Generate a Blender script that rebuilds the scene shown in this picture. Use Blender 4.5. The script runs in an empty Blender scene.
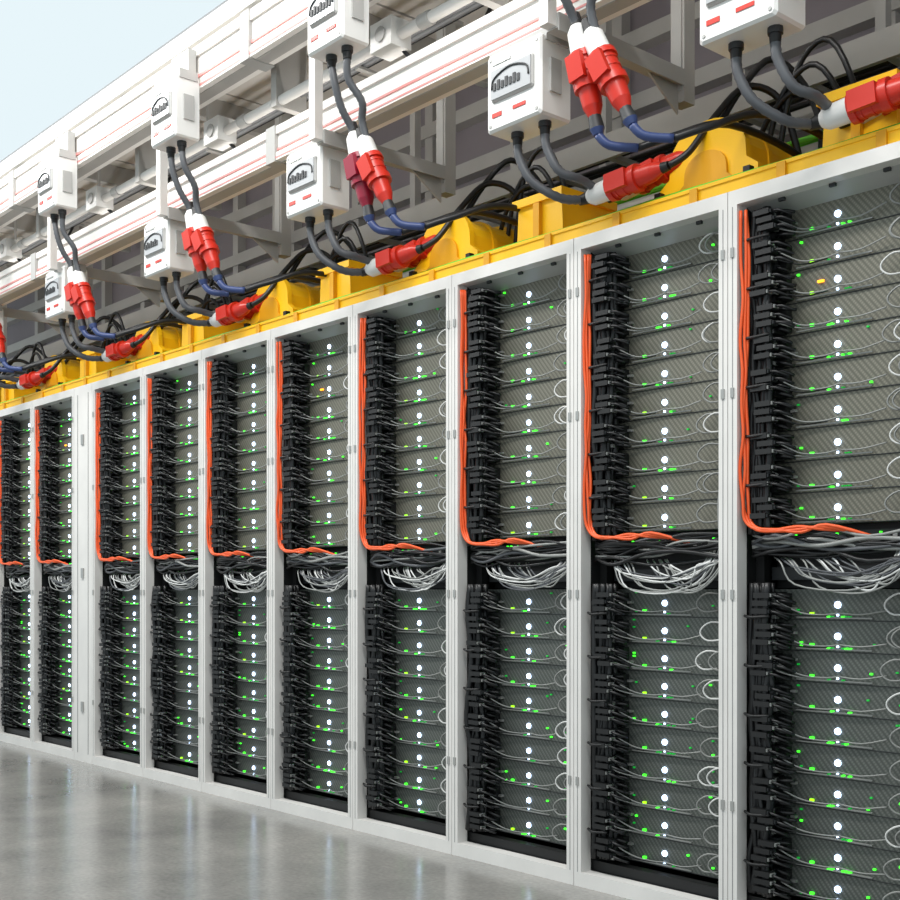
import bpy, math, random, bmesh
from mathutils import Vector, Matrix
random.seed(7)
def s2l(c):
    return tuple(((v/255)/12.92 if v/255<=0.04045 else ((v/255+0.055)/1.055)**2.4) for v in c)+(1,)
def mat(name,rgb,rough=0.5,metal=0.0,emit=0,noise=0.0,nscale=20,bump=0.0):
    m=bpy.data.materials.new(name); m.use_nodes=True
    nt=m.node_tree; b=nt.nodes['Principled BSDF']
    c=s2l(rgb)
    b.inputs['Base Color'].default_value=c
    b.inputs['Roughness'].default_value=rough; b.inputs['Metallic'].default_value=metal
    if emit:
        b.inputs['Emission Color'].default_value=c; b.inputs['Emission Strength'].default_value=emit
    if noise or bump:
        tc=nt.nodes.new('ShaderNodeTexCoord'); n=nt.nodes.new('ShaderNodeTexNoise')
        n.inputs['Scale'].default_value=nscale; n.inputs['Detail'].default_value=5
        nt.links.new(tc.outputs['Object'],n.inputs['Vector'])
        if noise:
            r=nt.nodes.new('ShaderNodeValToRGB')
            r.color_ramp.elements[0].position=.3; r.color_ramp.elements[1].position=.7
            r.color_ramp.elements[0].color=tuple(v*(1-noise) for v in c[:3])+(1,)
            r.color_ramp.elements[1].color=tuple(min(1,v*(1+noise)) for v in c[:3])+(1,)
            nt.links.new(n.outputs['Fac'],r.inputs['Fac']); nt.links.new(r.outputs['Color'],b.inputs['Base Color'])
        if bump:
            bp=nt.nodes.new('ShaderNodeBump'); bp.inputs['Strength'].default_value=bump; bp.inputs['Distance'].default_value=.01
            nt.links.new(n.outputs['Fac'],bp.inputs['Height']); nt.links.new(bp.outputs['Normal'],b.inputs['Normal'])
    return m
M={}
def defm(k,*a,**kw): M[k]=mat(k,*a,**kw)
defm('frame_white',(218,215,211),.45,noise=.05,nscale=6)
defm('frame_side',(172,171,168),.5)
defm('groove',(130,130,130),.6)
defm('black',(12,12,13),.55)
defm('black_cable',(15,15,17),.42)
defm('dark_grey',(36,38,40),.5)
defm('steel',(165,165,162),.35,.5)
defm('wire_grey',(142,143,140),.4,.1)
defm('wire_white',(215,215,213),.4)
defm('orange',(236,92,38),.45)
defm('led_white',(196,220,255),.4,emit=6)
defm('led_green',(60,255,40),.4,emit=2.4)
defm('led_yellow',(150,240,20),.4,emit=2)
defm('green_dim',(20,180,60),.4,emit=.4)
defm('led_amber',(255,150,30),.4,emit=3)
defm('yellow',(250,192,10),.42,noise=.06,nscale=5)
defm('yellow_dark',(224,160,8),.5)
defm('box_white',(222,221,218),.4)
defm('window_grey',(168,170,172),.25)
defm('red',(198,40,22),.35)
defm('red_dark',(140,24,50),.35)
defm('blue',(50,66,112),.4)
defm('hose',(78,80,84),.45)
defm('busway',(242,238,232),.4,noise=.03,nscale=4)
defm('pink',(226,150,146),.5)
defm('ceil',(216,212,206),.7,noise=.08,nscale=3)
defm('ceil_seam',(110,108,106),.7)
defm('wall',(132,125,130),.7,noise=.1,nscale=2)
defm('grey_beam',(176,174,170),.5,noise=.06,nscale=5)
defm('fascia',(112,114,116),.6,noise=.1,nscale=9)
defm('green_cable',(110,210,50),.5)

def perf(name,dark,light):
    m=bpy.data.materials.new(name); m.use_nodes=True; nt=m.node_tree; b=nt.nodes['Principled BSDF']
    tc=nt.nodes.new('ShaderNodeTexCoord')
    outs=[]
    for ang in (math.radians(40),math.radians(-50)):
        mp=nt.nodes.new('ShaderNodeMapping'); mp.inputs['Rotation'].default_value=(0,ang,0)
        nt.links.new(tc.outputs['Object'],mp.inputs['Vector'])
        w=nt.nodes.new('ShaderNodeTexWave'); w.bands_direction='X'; w.inputs['Scale'].default_value=(22 if ang>0 else 40)
        nt.links.new(mp.outputs['Vector'],w.inputs['Vector']); outs.append(w.outputs['Fac'])
    mx=nt.nodes.new('ShaderNodeMath'); mx.operation='MULTIPLY'
    p=nt.nodes.new('ShaderNodeMath'); p.operation='POWER'; p.inputs[1].default_value=.25
    nt.links.new(outs[1],p.inputs[0])
    nt.links.new(outs[0],mx.inputs[0]); nt.links.new(p.outputs[0],mx.inputs[1])
    r=nt.nodes.new('ShaderNodeValToRGB'); r.color_ramp.elements[0].color=s2l(dark); r.color_ramp.elements[1].color=s2l(light)
    nt.links.new(mx.outputs[0],r.inputs['Fac']); nt.links.new(r.outputs['Color'],b.inputs['Base Color'])
    b.inputs['Roughness'].default_value=.5; b.inputs['Metallic'].default_value=.25
    return m
M['perf']=perf('perforated_steel_lit',(94,93,83),(132,129,116))  # upper trays: brighter, warmer overhead light painted into the steel colour
M['perf_shaded']=perf('perforated_steel_shaded',(74,78,74),(108,111,106))  # lower trays: same steel, shade painted in as a darker colour
def floor_mat():
    m=bpy.data.materials.new('polished_concrete'); m.use_nodes=True; nt=m.node_tree; b=nt.nodes['Principled BSDF']
    tc=nt.nodes.new('ShaderNodeTexCoord')
    n=nt.nodes.new('ShaderNodeTexNoise'); n.inputs['Scale'].default_value=1.6; n.inputs['Detail'].default_value=8; n.inputs['Roughness'].default_value=.65
    nt.links.new(tc.outputs['Object'],n.inputs['Vector'])
    r=nt.nodes.new('ShaderNodeValToRGB'); r.color_ramp.elements[0].position=.3; r.color_ramp.elements[1].position=.72
    r.color_ramp.elements[0].color=s2l((120,119,116)); r.color_ramp.elements[1].color=s2l((160,157,151))
    nt.links.new(n.outputs['Fac'],r.inputs['Fac'])
    n2=nt.nodes.new('ShaderNodeTexNoise'); n2.inputs['Scale'].default_value=60; n2.inputs['Detail'].default_value=4
    nt.links.new(tc.outputs['Object'],n2.inputs['Vector'])
    mx=nt.nodes.new('ShaderNodeMix'); mx.data_type='RGBA'; mx.blend_type='OVERLAY'; mx.inputs['Factor'].default_value=.3
    nt.links.new(r.outputs['Color'],mx.inputs['A']); nt.links.new(n2.outputs['Fac'],mx.inputs['B'])
    nt.links.new(mx.outputs['Result'],b.inputs['Base Color'])
    r2=nt.nodes.new('ShaderNodeMapRange'); r2.inputs['To Min'].default_value=.10; r2.inputs['To Max'].default_value=.28
    nt.links.new(n.outputs['Fac'],r2.inputs['Value']); nt.links.new(r2.outputs['Result'],b.inputs['Roughness'])
    return m
M['floor']=floor_mat()

class MB:
    def __init__(s): s.v=[];s.f=[];s.m=[];s.sm=[];s.mats=[]
    def mi(s,k):
        if k not in s.mats: s.mats.append(k)
        return s.mats.index(k)
    def add(s,vs,fs,k,sm=False):
        o=len(s.v); s.v+=[tuple(v) for v in vs]; i=s.mi(k)
        for f in fs: s.f.append([a+o for a in f]); s.m.append(i); s.sm.append(sm)
    def box(s,x0,x1,y0,y1,z0,z1,k,ch=0):
        if ch:
            c=ch; prof=[(x0+c,z0),(x1-c,z0),(x1,z0+c),(x1,z1-c),(x1-c,z1),(x0+c,z1),(x0,z1-c),(x0,z0+c)]
            s.prism(prof,y0+c,y1,k)
            cx=(x0+x1)/2; cz=(z0+z1)/2
            def sh(x,z): return (cx+(x-cx)*(1-2*c/(x1-x0)),cz+(z-cz)*(1-2*c/(z1-z0)))
            n=len(prof); vs=[(x,y0+c,z) for x,z in prof]+[(sh(x,z)[0],y0,sh(x,z)[1]) for x,z in prof]
            fs=[[i,(i+1)%n,(i+1)%n+n,i+n] for i in range(n)]+[list(range(n,2*n))]
            s.add(vs,fs,k); return
        vs=[(x,y,z) for x in(x0,x1) for y in(y0,y1) for z in(z0,z1)]
        s.add(vs,[[0,1,3,2],[4,6,7,5],[0,4,5,1],[2,3,7,6],[0,2,6,4],[1,5,7,3]],k)
    def prism(s,prof,y0,y1,k):
        n=len(prof); vs=[(x,y0,z) for x,z in prof]+[(x,y1,z) for x,z in prof]
        s.add(vs,[list(range(n)),list(range(2*n-1,n-1,-1))]+[[i,i+n,(i+1)%n+n,(i+1)%n] for i in range(n)],k)
    def prismx(s,prof,x0,x1,k):
        n=len(prof); vs=[(x0,y,z) for y,z in prof]+[(x1,y,z) for y,z in prof]
        s.add(vs,[list(range(n)),list(range(2*n-1,n-1,-1))]+[[i,(i+1)%n,(i+1)%n+n,i+n] for i in range(n)],k)
    def lathe(s,p,d,segs,n=12):
        d=Vector(d).normalized(); p=Vector(p); a=d.orthogonal().normalized(); b=d.cross(a)
        for i in range(len(segs)-1):
            t0,r0,k=segs[i]; t1,r1,_=segs[i+1]
            vs=[p+d*t+(a*math.cos(2*math.pi*j/n)+b*math.sin(2*math.pi*j/n))*r for t,r in((t0,r0),(t1,r1)) for j in range(n)]
            s.add(vs,[[j,(j+1)%n,(j+1)%n+n,j+n] for j in range(n)],k,t1-t0>.004)
        for t,r,k in(segs[0],segs[-1]):
            vs=[p+d*t+(a*math.cos(2*math.pi*j/n)+b*math.sin(2*math.pi*j/n))*r for j in range(n)]
            s.add(vs,[list(range(n))],k if t==segs[0][0] else segs[-2][2])
    def tube(s,pts,r,k,n=6,sub=4,ring=0):
        P=[Vector(p) for p in pts]
        if sub>1 and len(P)>2:
            Q=[]
            for i in range(len(P)-1):
                a=P[max(i-1,0)];b=P[i];c=P[i+1];d=P[min(i+2,len(P)-1)]
                for j in range(sub):
                    t=j/sub
                    Q.append(.5*((2*b)+(c-a)*t+(2*a-5*b+4*c-d)*t*t+(3*b-a-3*c+d)*t**3))
            Q.append(P[-1]); P=Q
        vs=[];N=len(P);up=None
        for i,p in enumerate(P):
            d=(P[min(i+1,N-1)]-P[max(i-1,0)]).normalized()
            if up is None: up=d.orthogonal().normalized()
            up=(up-d*up.dot(d)); up=up.normalized() if up.length>1e-6 else d.orthogonal().normalized()
            b=d.cross(up); rr=r*(1+ring*(i%2))
            for j in range(n):
                an=2*math.pi*j/n; vs.append(p+(up*math.cos(an)+b*math.sin(an))*rr)
        fs=[[i*n+j,i*n+(j+1)%n,(i+1)*n+(j+1)%n,(i+1)*n+j] for i in range(N-1) for j in range(n)]
        fs+=[list(range(n)),[ (N-1)*n+j for j in range(n)]]
        s.add(vs,fs,k,True)
    def mesh(s,name):
        me=bpy.data.meshes.new(name); me.from_pydata(s.v,[],s.f)
        for k in s.mats: me.materials.append(M[k])
        me.polygons.foreach_set('material_index',s.m); me.polygons.foreach_set('use_smooth',s.sm)
        me.update()
        bm=bmesh.new(); bm.from_mesh(me); bmesh.ops.recalc_face_normals(bm,faces=bm.faces); bm.to_mesh(me); bm.free()
        return me
    def obj(s,name,loc=(0,0,0)):
        o=bpy.data.objects.new(name,s.mesh(name)); o.location=loc; bpy.context.collection.objects.link(o); return o

W=.645; D=3.08; H=2.255
R=random.uniform
# ---------------- server rack -----------------
def rack_mesh(seed):
    random.seed(seed); b=MB(); F=.034; e=.0015
    for (x0,x1) in((e,F),(W-F,W-e)):
        b.box(x0,x1,0,.05,0,H,'frame_white')
        for z in (.35,1.0,1.62,2.05):
            b.box((x0+x1)/2-.006,(x0+x1)/2+.006,-.004,0,z,z+.03,'steel')
        b.box((x0+x1)/2-.0012,(x0+x1)/2+.0012,-.0008,0,.05,H-.05,'groove')
    b.box(F,W-F,0,.05,H-.045,H,'frame_white')
    b.box(F,W-F,0,.05,0,.05,'frame_white')
    b.box(e,F,.05,.88,0,H,'black'); b.box(W-F,W-e,.05,.88,0,H,'black')
    b.box(F,W-F,.05,.88,H-.02,H,'frame_side'); b.box(F,W-F,.05,.88,0,.02,'dark_grey')
    b.box(F,W-F,.86,.88,.02,H-.02,'dark_grey')
    b.add([(F,.05,H-.045),(W-F,.05,H-.045),(W-F,.12,H-.07),(F,.12,H-.07)],[[0,1,2,3]],'frame_side')
    for x in(.15,.32,.49): b.box(x,x+.02,.045,.055,H-.055,H-.045,'dark_grey')
    b.box(F,F+.03,.10,.13,.05,H-.05,'black')
    b.box(W-F-.03,W-F,.10,.13,.05,H-.05,'dark_grey')
    y=.12
    rows=[(2.142-i*.0965) for i in range(10)]+[(.985-i*.0935) for i in range(10)]
    for ri,z in enumerate(rows):
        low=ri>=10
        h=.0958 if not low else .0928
        pf='perf_shaded' if low else 'perf'
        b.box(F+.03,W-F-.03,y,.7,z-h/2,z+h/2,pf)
        b.box(F+.03,W-F-.03,y-.003,y,z-h/2,z-h/2+.002,'dark_grey')
        b.box(.17,.42,y-.010,y-.004,z-h/2+.006,z-h/2+.010,'wire_grey')
        b.lathe((.305,y,z),(0,-1,0),[(0,.0105,'led_white'),(.005,.0095,'led_white'),(.007,.004,'led_white')],12)
        b.box(.302,.308,y-.004,y,z-.033,z-.027,'led_white')
        g=random.choice(['led_green','led_green','led_yellow'])
        if random.random()<.85: b.box(.215,.226,y-.008,y,z-.030,z-.023,g)
        for xx in(.275,.286,.322,.333,.344):
            if random.random()<.55: b.box(xx,xx+.007,y-.012,y,z-.037,z-.033,random.choice(['led_green','green_dim']))
        for _ in range(3 if low else 1):  # extra green dots, partly standing in for reflected LED glow
            xx=random.choice([.17,.18,.40,.41,.42,.49,.50])
            if random.random()<.8:
                zz=z+R(-.035,.035); b.box(xx,xx+.007,y-.006,y,zz,zz+.005,random.choice(['green_dim','led_green','green_dim']))
        if random.random()<.03: b.box(.24,.26,y-.006,y,z,z+.007,'led_amber')
        for j in range(4):
            zz=z-.036+j*.022; l=R(.03,.06)
            b.box(.06,.115+R(0,.02),y-.06,y,zz-.008,zz+.008,random.choice(['black','black','black','dark_grey']))
            b.tube([(.11,y-.03,zz),(.12+l*.5,y-.055,zz+R(-.004,.006)),(.125+l,y-.03,zz-R(0,.016))],.0055,'black_cable',5,3)
            if random.random()<.35: b.box(.118,.122+R(0,.01),y-.062,y-.04,zz-.007,zz+.004,'steel' if low else 'wire_grey')
        for j in range(3):
            zz=z-.02+j*.024; xa=.07+R(0,.03)
            b.box(xa,xa+.055,.012,.045,zz-.008,zz+.008,'black')
            b.box(xa+.055,xa+.06,.016,.04,zz-.005,zz+.005,random.choice(['wire_grey','dark_grey','steel']))
            b.tube([(xa+.055,.028,zz),(xa+.085,.02,zz-.004),(xa+.11,.05,zz-.018)],.0045,'black_cable',5,3)
        b.box(.11,.150,y-.03,y-.002,z-.038,z+.034,'black')
        if random.random()<.8:
            zz=z+R(-.02,.02); b.box(.152,.17,y-.014,y,zz-.004,zz+.004,'steel')
        sag=R(.012,.03); z1=z-h/2+.017
        b.tube([(.10,y-.06,z+.03),(.15,y-.05,z+.0),(.20,y-.025,z1+.004),(.27,y-.018,z1),(.32,y-.02,z1+.006)],.0026,'wire_grey',5,4)
        b.tube([(.10,y-.06,z+.01),(.14,y-.06,z-.01-sag*.4),(.20,y-.02,z1-.004),(.28,y-.016,z1-.002)],.0024,random.choice(['wire_grey','black_cable','black_cable']),5,4)
        b.tube([(.32,y-.02,z1+.006),(.39,y-.018,z1+.002),(.47,y-.02,z1+.012+R(0,.01))],.0024,'wire_grey',5,3)
        for q in range(1+(random.random()<.5)):
            xr=.495+R(-.015,.02)+.03*q
            b.tube([(xr+.05,y-.005,z+.030),(xr+.012,y-.025,z+.034),(xr-.02,y-.03,z+.014),(xr-.024,y-.03,z-.008),(xr,y-.025,z-.026),(xr+.04,y-.005,z-.022)],.0030,'wire_white' if random.random()<.45 else 'wire_grey',5,3)
    for j in range(17):
        x=.052+R(0,.07); yy=R(.035,.085); r=R(.007,.012)
        for (za,zb) in((2.19,1.2),(1.05,.10)):
            n=9; b.tube([(x+R(-.012,.012),yy+R(-.008,.008),za+(zb-za)*i/n) for i in range(n+1)],r,'black_cable',6,3)
    for z in [2.1-i*.15 for i in range(6)]+[.95-i*.15 for i in range(6)]:
        b.tube([(.045,.025,z),(.08,.010,z-.004),(.135,.02,z)],.005,'black',5,3)
    for j in range(3):
        x=.041+j*.006; o=R(-.004,.004)
        ptz=[2.19,2.05,1.92,1.8,1.7,1.6,1.5,1.4,1.30]
        pts=[(x+R(-.004,.010),.010+j*.006,z) for z in ptz]
        pts+=[(x+.012,.012+j*.006,1.245),(x+.05,.010,1.212+o),(x+.12,.008,1.205+o),(x+.2,.01,1.215-j*.008),(x+.28,.012,1.205+j*.006),(x+.34+j*.03,.06,1.20-j*.01)]
        b.tube(pts,.0052,'orange',6,4)
    b.box(F+.03,W-F-.03,.17,.7,1.035,1.265,'black')
    b.box(F+.03,W-F-.03,.14,.17,1.16,1.205,'dark_grey')
    b.box(F+.03,W-F-.03,.14,.17,1.06,1.10,'dark_grey')
    for i in range(22):
        b.box(.11+i*.02,.124+i*.02,.135,.14,1.172,1.192,'black' if i%3 else 'steel')
        if random.random()<.4:b.box(.11+i*.02,.115+i*.02,.132,.14,1.195,1.199,'led_green')
    for j in range(14):
        z=1.13+R(0,.07); b.tube([(.05,.06,z),(.15,.03+R(0,.04),z+R(-.025,.025)),(.3,.03+R(0,.04),z+R(-.025,.025)),(.45,.03+R(0,.04),z+R(-.025,.025)),(.6,.06,z+R(-.02,.02))],R(.004,.007),random.choice(['black_cable','black_cable','black_cable','hose','wire_grey']),6,4)
    for j in range(16):
        xa=R(.14,.40); zb=1.085-R(0,.06); xe=R(.5,.58)
        b.tube([(xa-.06,.10,1.13),(xa,.045,1.11),(xa+.05,.040,zb+.01),((xa+.06+xe)/2,.035,zb-.008),(xe-.02,.04,zb+.03),(xe+.02,.05,1.12),(xe+.01,.10,1.17)],.0030,random.choice(['wire_white','wire_grey','wire_grey','hose']),5,4)
    for j in range(2):
        x=W-F-.02-j*.01
        b.tube([(x,.05,1.16),(x+R(-.02,.01),.05,1.3),(x+R(-.03,.01),.05,1.42),(x,.06,1.52)],.0030,'wire_grey',5,3)
    b.box(F,W-F,.06,.10,.05,.085,'black')
    return b.mesh('server_rack')
variants=[rack_mesh(s) for s in (1,2,3,4)]
xs=[-2.865+W*k for k in (3,2,1,0,-1,-2,-3,-4,-5,-6)]
xf=xs[-1]
xs+=[xf-.25-W*(i+1) for i in range(4)]
for i,x in enumerate(xs):
    o=bpy.data.objects.new('server_rack',variants[i%4]); o.location=(x,D,0); bpy.context.collection.objects.link(o)
b=MB(); b.box(.002,.248,0,.05,0,H,'frame_white'); b.box(.002,.248,.05,.88,0,H,'frame_side')
b.box(.05,.054,-.002,0,.05,H-.05,'groove'); b.box(.196,.200,-.002,0,.05,H-.05,'groove')
for z in(.3,1.1,1.9): b.box(.11,.14,-.008,0,z,z+.06,'steel')
b.obj('filler_panel',(xf-.25,D,0))

# ---------------- yellow fibre raceway on top -----------------
x0,x1=-9.9,-.3
b=MB()
zb=H
b.box(x0,x1,3.11,3.52,zb+.001,zb+.012,'yellow')
b.box(x0,x1,3.11,3.122,zb+.001,zb+.05,'yellow'); b.box(x0,x1,3.508,3.52,zb+.001,zb+.16,'yellow')
b.box(x0,x1,3.105,3.127,zb+.045,zb+.056,'yellow'); b.box(x0,x1,3.50,3.53,zb+.155,zb+.17,'yellow')
x=x0+.1
while x<x1:
    b.box(x,x+.03,3.100,3.112,zb+.001,zb+.052,'yellow_dark'); x+=.3225
b.tube([(x0+i*.32,3.14+.006*math.sin(i*2.1),zb+.066) for i in range(31)],.007,'green_cable',6,2)
def dome(b,xc):
    w=.18
    def prof(s,t):
        pr=[(xc-w*s,zb+.05)]
        pr.append((xc-w*s,zb+.05+.05*t))
        for i in range(15):
            a=math.pi*(1-i/14); pr.append((xc+.14*s*math.cos(a),zb+.05+(.08+.145*math.sin(a)**.65)*t if 0<i<14 else zb+.05+.08*t))
        pr.append((xc+w*s,zb+.05+.05*t)); pr.append((xc+w*s,zb+.05))
        return pr
    b.prism(prof(1,1),3.19,3.46,'yellow')
    b.prism(prof(1.08,1.07),3.175,3.20,'yellow')
    b.prism(prof(1.08,1.07),3.44,3.465,'yellow')
    b.prism(prof(1.04,1.04),3.31,3.33,'yellow')
    b.prism(prof(.6,.62),3.165,3.176,'yellow_dark')
    b.box(xc-.21,xc+.21,3.13,3.47,zb+.045,zb+.062,'yellow')
    for sx in(-.175,.175): b.box(xc+sx-.012,xc+sx+.012,3.14,3.165,zb+.06,zb+.09,'black')
def cover(b,xc):
    b.prism([(xc-.12,zb+.05),(xc-.11,zb+.21),(xc+.11,zb+.225),(xc+.12,zb+.05)],3.17,3.45,'yellow')
    b.box(xc-.13,xc+.125,3.155,3.46,zb+.205,zb+.235,'yellow')
    b.box(xc-.015,xc+.015,3.15,3.175,zb+.05,zb+.20,'yellow_dark')
    b.box(xc-.18,xc+.18,3.13,3.47,zb+.045,zb+.06,'yellow')
for k in range(-2,7):
    xc=-2.37-1.29*k
    if x0+.2<xc<x1-.2: dome(b,xc)
    xc=-3.12-1.29*k
    if x0+.2<xc<x1-.2: cover(b,xc)
b.obj('fibre_cable_raceway')

# ---------------- busways -----------------
def busway(y0,y1,z0,z1,name):
    b=MB(); h=z1-z0
    b.box(x0,x1,y0,y1,z0,z0+h*.22,'busway'); b.box(x0,x1,y0,y1,z1-h*.22,z1,'busway')
    b.box(x0+.01,x1-.01,y0+.012,y1-.012,z0+.004,z1-.004,'busway')
    b.box(x0,x1,y0+.006,y0+.012,z0+h*.3,z0+h*.36,'pink')
    b.box(x0,x1,y0-.002,y0-.0002,z0+h*.05,z0+h*.10,'pink')
    b.box(x0+.02,x1-.02,y0+.03,y1-.03,z0-.003,z0-.0005,'grey_beam')
    x=x0+.3
    while x<x1:
        b.box(x,x+.07,y0-.006,y1+.004,z0-.006,z1+.004,'frame_side'); x+=2.58
    return b.obj(name)
busway(2.70,2.82,3.28,3.48,'overhead_busway')
busway(2.83,2.95,2.875,3.02,'overhead_busway')
b=MB(); b.tube([(x0,2.9,3.17),(x1,2.9,3.17)],.022,'frame_white',10,1)
b.tube([(x0,3.0,3.22),(x1,3.0,3.22)],.012,'fascia',8,1)
b.tube([(x0,3.18,3.33),(x1,3.18,3.33)],.016,'fascia',8,1)
b.tube([(x0,3.24,3.36),(x1,3.24,3.36)],.010,'black',8,1)
for k in range(8):
    x=-.9-1.29*k; b.lathe((x,2.9,3.17),(1,0,0),[(0,.028,'frame_side'),(.06,.028,'frame_side')])
    b.box(x+.3,x+.34,2.87,3.03,3.14,3.515,'grey_beam')
    b.box(x+.55,x+.58,3.14,3.28,3.30,3.312,'frame_side'); b.box(x+.55,x+.58,3.14,3.15,3.31,3.634,'frame_side')
    # junction box on the conduit
    b.box(x-.25,x-.12,2.85,2.95,3.12,3.23,'box_white'); b.lathe((x-.185,2.85,3.175),(0,-1,0),[(0,.03,'frame_side'),(.006,.03,'frame_side')])
    b.tube([(x-.15,2.93,3.13),(x-.10,2.98,3.06),(x-.02,3.04,3.04),(x+.05,3.12,3.15),(x+.10,3.2,3.34)],.009,'black_cable',6,4)
b.obj('electrical_conduit')

for k in range(-1,6):
    x=-2.68-1.29*k; b=MB()
    b.box(x-.03,x+.03,3.42,3.48,2.76,3.51,'grey_beam')
    b.box(x-.02,x+.02,3.415,3.4195,2.80,3.50,'frame_side')
    b.box(x-.025,x+.025,2.78,3.42,2.825,2.872,'grey_beam')
    b.box(x+.0255,x+.031,2.78,3.42,2.815,2.872,'frame_side')
    b.prismx([(3.25,2.83),(3.42,2.83),(3.42,2.72)],x-.004,x+.004,'frame_side')
    b.box(x-.02,x+.02,2.74,2.78,2.83,3.275,'frame_white')
    b.box(x-.05,x+.05,3.39,3.51,3.505,3.519,'frame_side')
    b.obj('busway_support_bracket')

b=MB()
b.box(x0,x1,3.60,3.62,2.74,2.84,'grey_beam'); b.box(x0,x1,3.92,3.94,2.74,2.84,'grey_beam')
x=x0+.1
while x<x1: b.box(x,x+.03,3.62,3.92,2.75,2.77,'grey_beam'); x+=.3
for j in range(4):
    yy=3.66+j*.06; b.tube([(x0+i*.96,yy+R(-.01,.01),2.785+R(0,.01)) for i in range(11)],.012,'black_cable',6,3)
x=-.9
while x>x0: b.box(x,x+.04,3.90,3.94,2.84,3.634,'grey_beam'); x-=1.29
b.obj('cable_ladder')
b=MB()
b.box(x0,x1,3.56,3.60,H+.001,H+.05,'grey_beam'); b.box(x0,x1,3.56,3.60,H+.22,H+.27,'frame_white')
x=x0
while x<x1: b.box(x,x+.03,3.561,3.599,H+.04,H+.23,'frame_side'); x+=.645
b.tube([(x0,3.55,H+.285),(x1,3.55,H+.285)],.011,'green_cable',6,1)
b.tube([(x0,3.58,H+.285),(x1,3.58,H+.285)],.010,'green_cable',6,1)
b.obj('cable_guard_rail')

# ---------------- tap-off boxes -----------------
def tapbox(b,x,y0,z0,w=.24,h=.27,d=.13):
    x-=w/2
    b.box(x,x+w,y0,y0+d,z0,z0+h,'box_white',.008)
    b.box(x-.006,x+w+.006,y0+.02,y0+d-.01,z0+h-.02,z0+h+.02,'frame_side')
    b.box(x+.03,x+w-.03,y0-.010,y0,z0+.095,z0+.205,'frame_side',.006)
    b.box(x+.036,x+w-.036,y0-.014,y0-.010,z0+.102,z0+.198,'window_grey')
    # breaker toggles behind the flap and its curved rim
    for i in range(7):
        b.box(x+.05+i*.019,x+.062+i*.019,y0-.018,y0-.014,z0+.128,z0+.152+(i%2)*.008,'dark_grey')
    b.tube([(x+.042,y0-.016,z0+.135),(x+.055,y0-.016,z0+.17),(x+w/2,y0-.016,z0+.19),(x+w-.055,y0-.016,z0+.17),(x+w-.042,y0-.016,z0+.135)],.0035,'dark_grey',5,4)
    b.box(x+.03,x+.075,y0-.003,y0,z0+.045,z0+.06,'red')
    b.box(x+.13,x+.19,y0-.003,y0,z0+.048,z0+.060,'red')
    b.box(x+.03,x+.12,y0-.003,y0,z0+.222,z0+.230,'steel')
    for sx in(.02,w-.02):
        for sz in(.02,h-.02): b.lathe((x+sx,y0,z0+sz),(0,-1,0),[(0,.006,'steel'),(.003,.006,'steel')],6)
    b.box(x+w,x+w+.008,y0+.04,y0+.09,z0+.08,z0+.19,'frame_side')
def gland(b,x,y,z): b.lathe((x,y,z),(0,0,-1),[(0,.022,'dark_grey'),(.02,.022,'dark_grey'),(.02,.018,'black'),(.045,.016,'black')],10)
def plug(b,p,d,c2='red',sc=1.0):
    s=sc
    b.lathe(p,d,[(-.10*s,.016,'black'),(-.06*s,.022,'box_white'),(-.04*s,.034*s,'box_white'),(.03*s,.036*s,'box_white'),(.03*s,.045*s,c2),(.05*s,.047*s,c2),(.05*s,.040*s,c2),(.12*s,.040*s,c2),(.12*s,.047*s,c2),(.145*s,.047*s,c2),(.145*s,.036*s,c2),(.20*s,.031*s,c2),(.235*s,.018*s,'black'),(.26*s,.015*s,'black')],14)
    d=Vector(d).normalized(); p=Vector(p)
    q=p+d*.085*s; u=Vector((0,-1,0)) if abs(d.y)<.8 else Vector((0,0,1)); t=d.cross(u)
    vs=[q+d*a*.04*s+t*c*.03*s+u*(.036+e*.018)*s for a in(-1,1) for c in(-1,1) for e in(0,1)]
    b.add(vs,[[0,1,3,2],[4,6,7,5],[0,4,5,1],[2,3,7,6],[0,2,6,4],[1,5,7,3]],c2)
    for a in (.06,.09,.12):
        b.lathe(p+d*(a*s),d,[(0,.0425*s,c2),(.006,.0425*s,c2)],12)
for i,x in enumerate([-1.20,-2.50,-3.65,-4.90,-6.19,-7.45,-8.7]):
    random.seed(50+i); b=MB(); tapbox(b,x,2.575,3.04,h=.28,w=.23,d=.12)
    b.box(x-.08,x+.08,2.66,2.698,3.30,3.46,'frame_side')
    for j in range(2):
        xx=x-.045+j*.10; gland(b,xx,2.64,3.04)
        px_=x-.02+j*.07; top=2.74-.03*j; dd=Vector((.05+.08*j,.03,-.30)).normalized()
        b.tube([(xx,2.64,3.01),(xx+R(-.01,.01),2.65,2.93),(xx+.01,2.68+.02*j,2.85),(px_-.01,2.72,2.79),Vector((px_,2.74,top))],.0135,'hose',8,8,ring=.12)
        plug(b,Vector((px_,2.74,top-.03)),dd,'red_dark' if (i%3==2 and j==0) else 'red' ,1.0)
        e=Vector((px_,2.74,top-.03))+dd*.26
        b.lathe(e-dd*.03,dd,[(0,.020,'dark_grey'),(.04,.024,'blue'),(.06,.016,'dark_grey')],10)
        e=e+dd*.03
        b.tube([e,e+Vector((.03,.02,-.035)),e+Vector((.09,.08,-.045))],.0145,'blue',8,4)
        b.tube([e+Vector((.09,.08,-.045)),e+Vector((.16,.16,-.01)),e+Vector((.24,.34,.05)),(e.x+.30,3.42,H+.17),(e.x+.34,3.46,H+.05)],.012,'black_cable',8,5)
    b.obj('power_tap_off_box')
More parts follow.
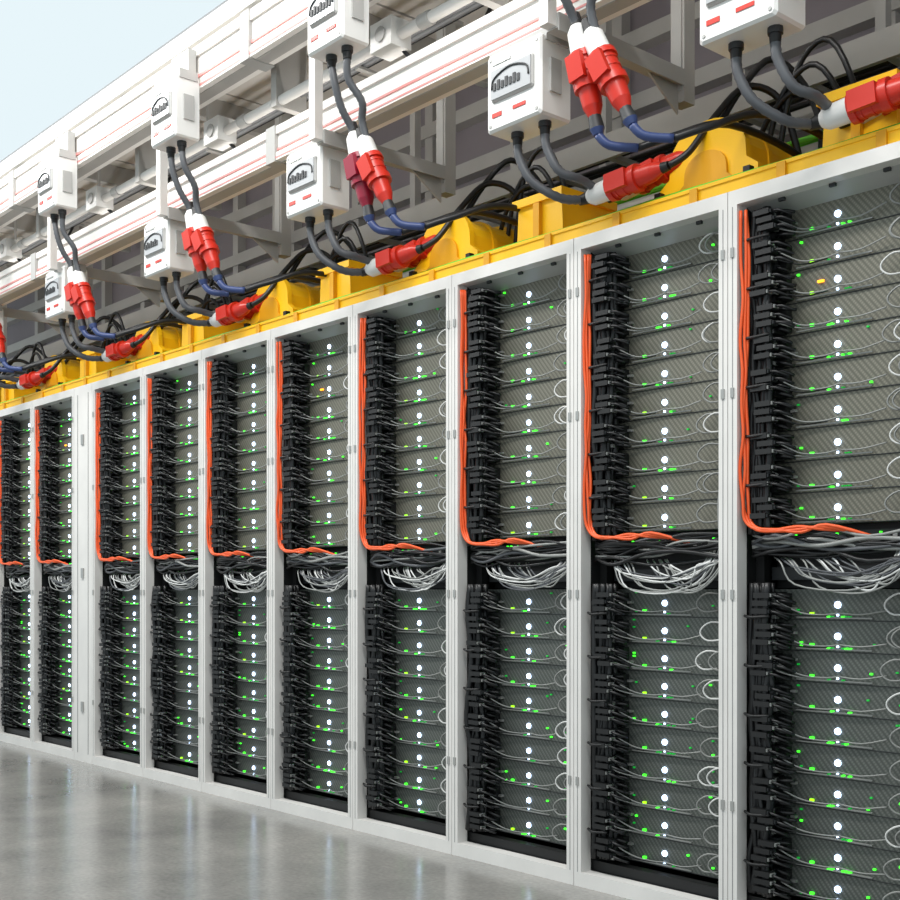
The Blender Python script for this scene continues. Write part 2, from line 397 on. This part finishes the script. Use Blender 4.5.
for i,x in enumerate([-.82,-1.99,-2.88,-4.12,-5.40,-6.62,-7.88,-9.1]):
    random.seed(90+i); b=MB(); tapbox(b,x,2.80,2.588,w=.26,h=.264,d=.14)
    for j in range(2):
        xx=x-.05+j*.13; gland(b,xx,2.87,2.59)
        yy=3.06+.11*j; zz=2.375+.035*j; xp=x+.17+.03*j; d=Vector((1,.10,.10+.12*j)).normalized()
        p=Vector((xp,yy,zz))
        b.tube([(xx,2.87,2.56),(xx+.005,2.875,2.50),(xx+.04,2.90,2.42),(xx+.10-.03*j,2.97,zz-.01),p-d*.09],.0145,'hose',8,8,ring=.12)
        plug(b,p,d,'red',1.0)
        e=p+d*.26
        b.tube([e,e+Vector((.05,.04,.04+.03*j)),e+Vector((.09,.12,.16+.05*j)),e+Vector((.14,.22,.27+.05*j)),e+Vector((.20,.32,.24)),e+Vector((.24,.36,.08)),(e.x+.26,3.48,H+.05)],.012,'black_cable',8,5)
    for j in range(3):
        xa=x+.5+.05*j; hh=.34+.06*j
        b.tube([(xa,3.44,H+.1),(xa+.02,3.42,H+.22),(xa+.1,3.40,H+hh),(xa+.22,3.40,H+hh+.05),(xa+.31,3.43,H+.28),(xa+.34,3.46,H+.08)],.010,'black_cable',7,5)
    b.obj('power_tap_off_box')

# ---------------- room -----------------
b=MB(); b.box(-14,4,-4,4.12,-.1,0,'floor'); b.obj('floor')
b=MB(); b.box(-14,4,4.12,4.22,-.1,3.66,'wall')
b.obj('wall_back')
b=MB()
x=-10
while x<1: b.box(x,x+.06,4.06,4.12,0,3.62,'grey_beam'); x+=1.29/2
for z in(2.62,3.12,3.40): b.box(-12,2,4.05,4.12,z,z+.07,'grey_beam')
b.obj('trim_1')
b=MB()
b.box(-14,4,2.875,4.22,3.665,3.72,'ceil_seam')
x=-13.9
while x<3.8:
    for yy in(2.88,3.2,3.54,3.88): b.box(x+.006,x+.634,yy,yy+(.305 if yy<3 else .325),3.635,3.6649,'ceil')
    x+=.645
b.box(-14,4,2.72,2.84,3.52,3.60,'frame_white'); b.box(-13.99,3.99,2.74,2.83,3.601,3.63,'fascia')
b.box(-14,4,2.842,2.87,3.58,3.72,'fascia')
b.obj('ceiling')
b=MB(); x=-.5
while x>-10:
    b.box(x,x+.05,2.875,4.05,3.52,3.634,'grey_beam'); b.box(x+.01,x+.04,2.74,2.79,3.485,3.519,'grey_beam'); x-=1.29
b.obj('ceiling_cross_beam')

# ---------------- lights -----------------
def area(name,loc,sx,sy,en,col=(1,.975,.945),rot=(0,0,0)):
    l=bpy.data.lights.new(name,'AREA'); l.shape='RECTANGLE'; l.size=sx;l.size_y=sy;l.energy=en;l.color=col
    o=bpy.data.objects.new(name,l); o.location=loc;o.rotation_euler=rot; bpy.context.collection.objects.link(o)
for i,x in enumerate((-8,-5,-2)):
    area('aisle_strip_light',(x,1.3,4.3),2.6,.25,85,rot=(math.radians(18),0,0))
    area('added_uplight',(x,2.985,2.96),2.8,.05,7,rot=(math.radians(180-35),0,0))  # added uplight hidden behind the lower busway, brightens ceiling and wall
b=MB()
for x in (-8,-5,-2): b.box(x-1.42,x+1.42,2.955,3.01,2.93,2.95,'frame_white')  # housings added only to carry the added uplights
b.obj('added_uplight_housing')
w=bpy.data.worlds.new('World'); bpy.context.scene.world=w; w.use_nodes=True
bg=w.node_tree.nodes['Background']; bg.inputs['Color'].default_value=s2l((232,246,251)); bg.inputs['Strength'].default_value=1.0
# ---------------- camera -----------------
c=bpy.data.cameras.new('camera'); c.lens=48; c.sensor_width=36; c.shift_y=140/900; c.clip_start=.05
co=bpy.data.objects.new('camera',c); co.location=(0,0,1.029); co.rotation_euler=(math.radians(90),0,math.atan2(.7526,.6585))
bpy.context.collection.objects.link(co); sc=bpy.context.scene; sc.camera=co
sc.view_settings.view_transform='Standard'
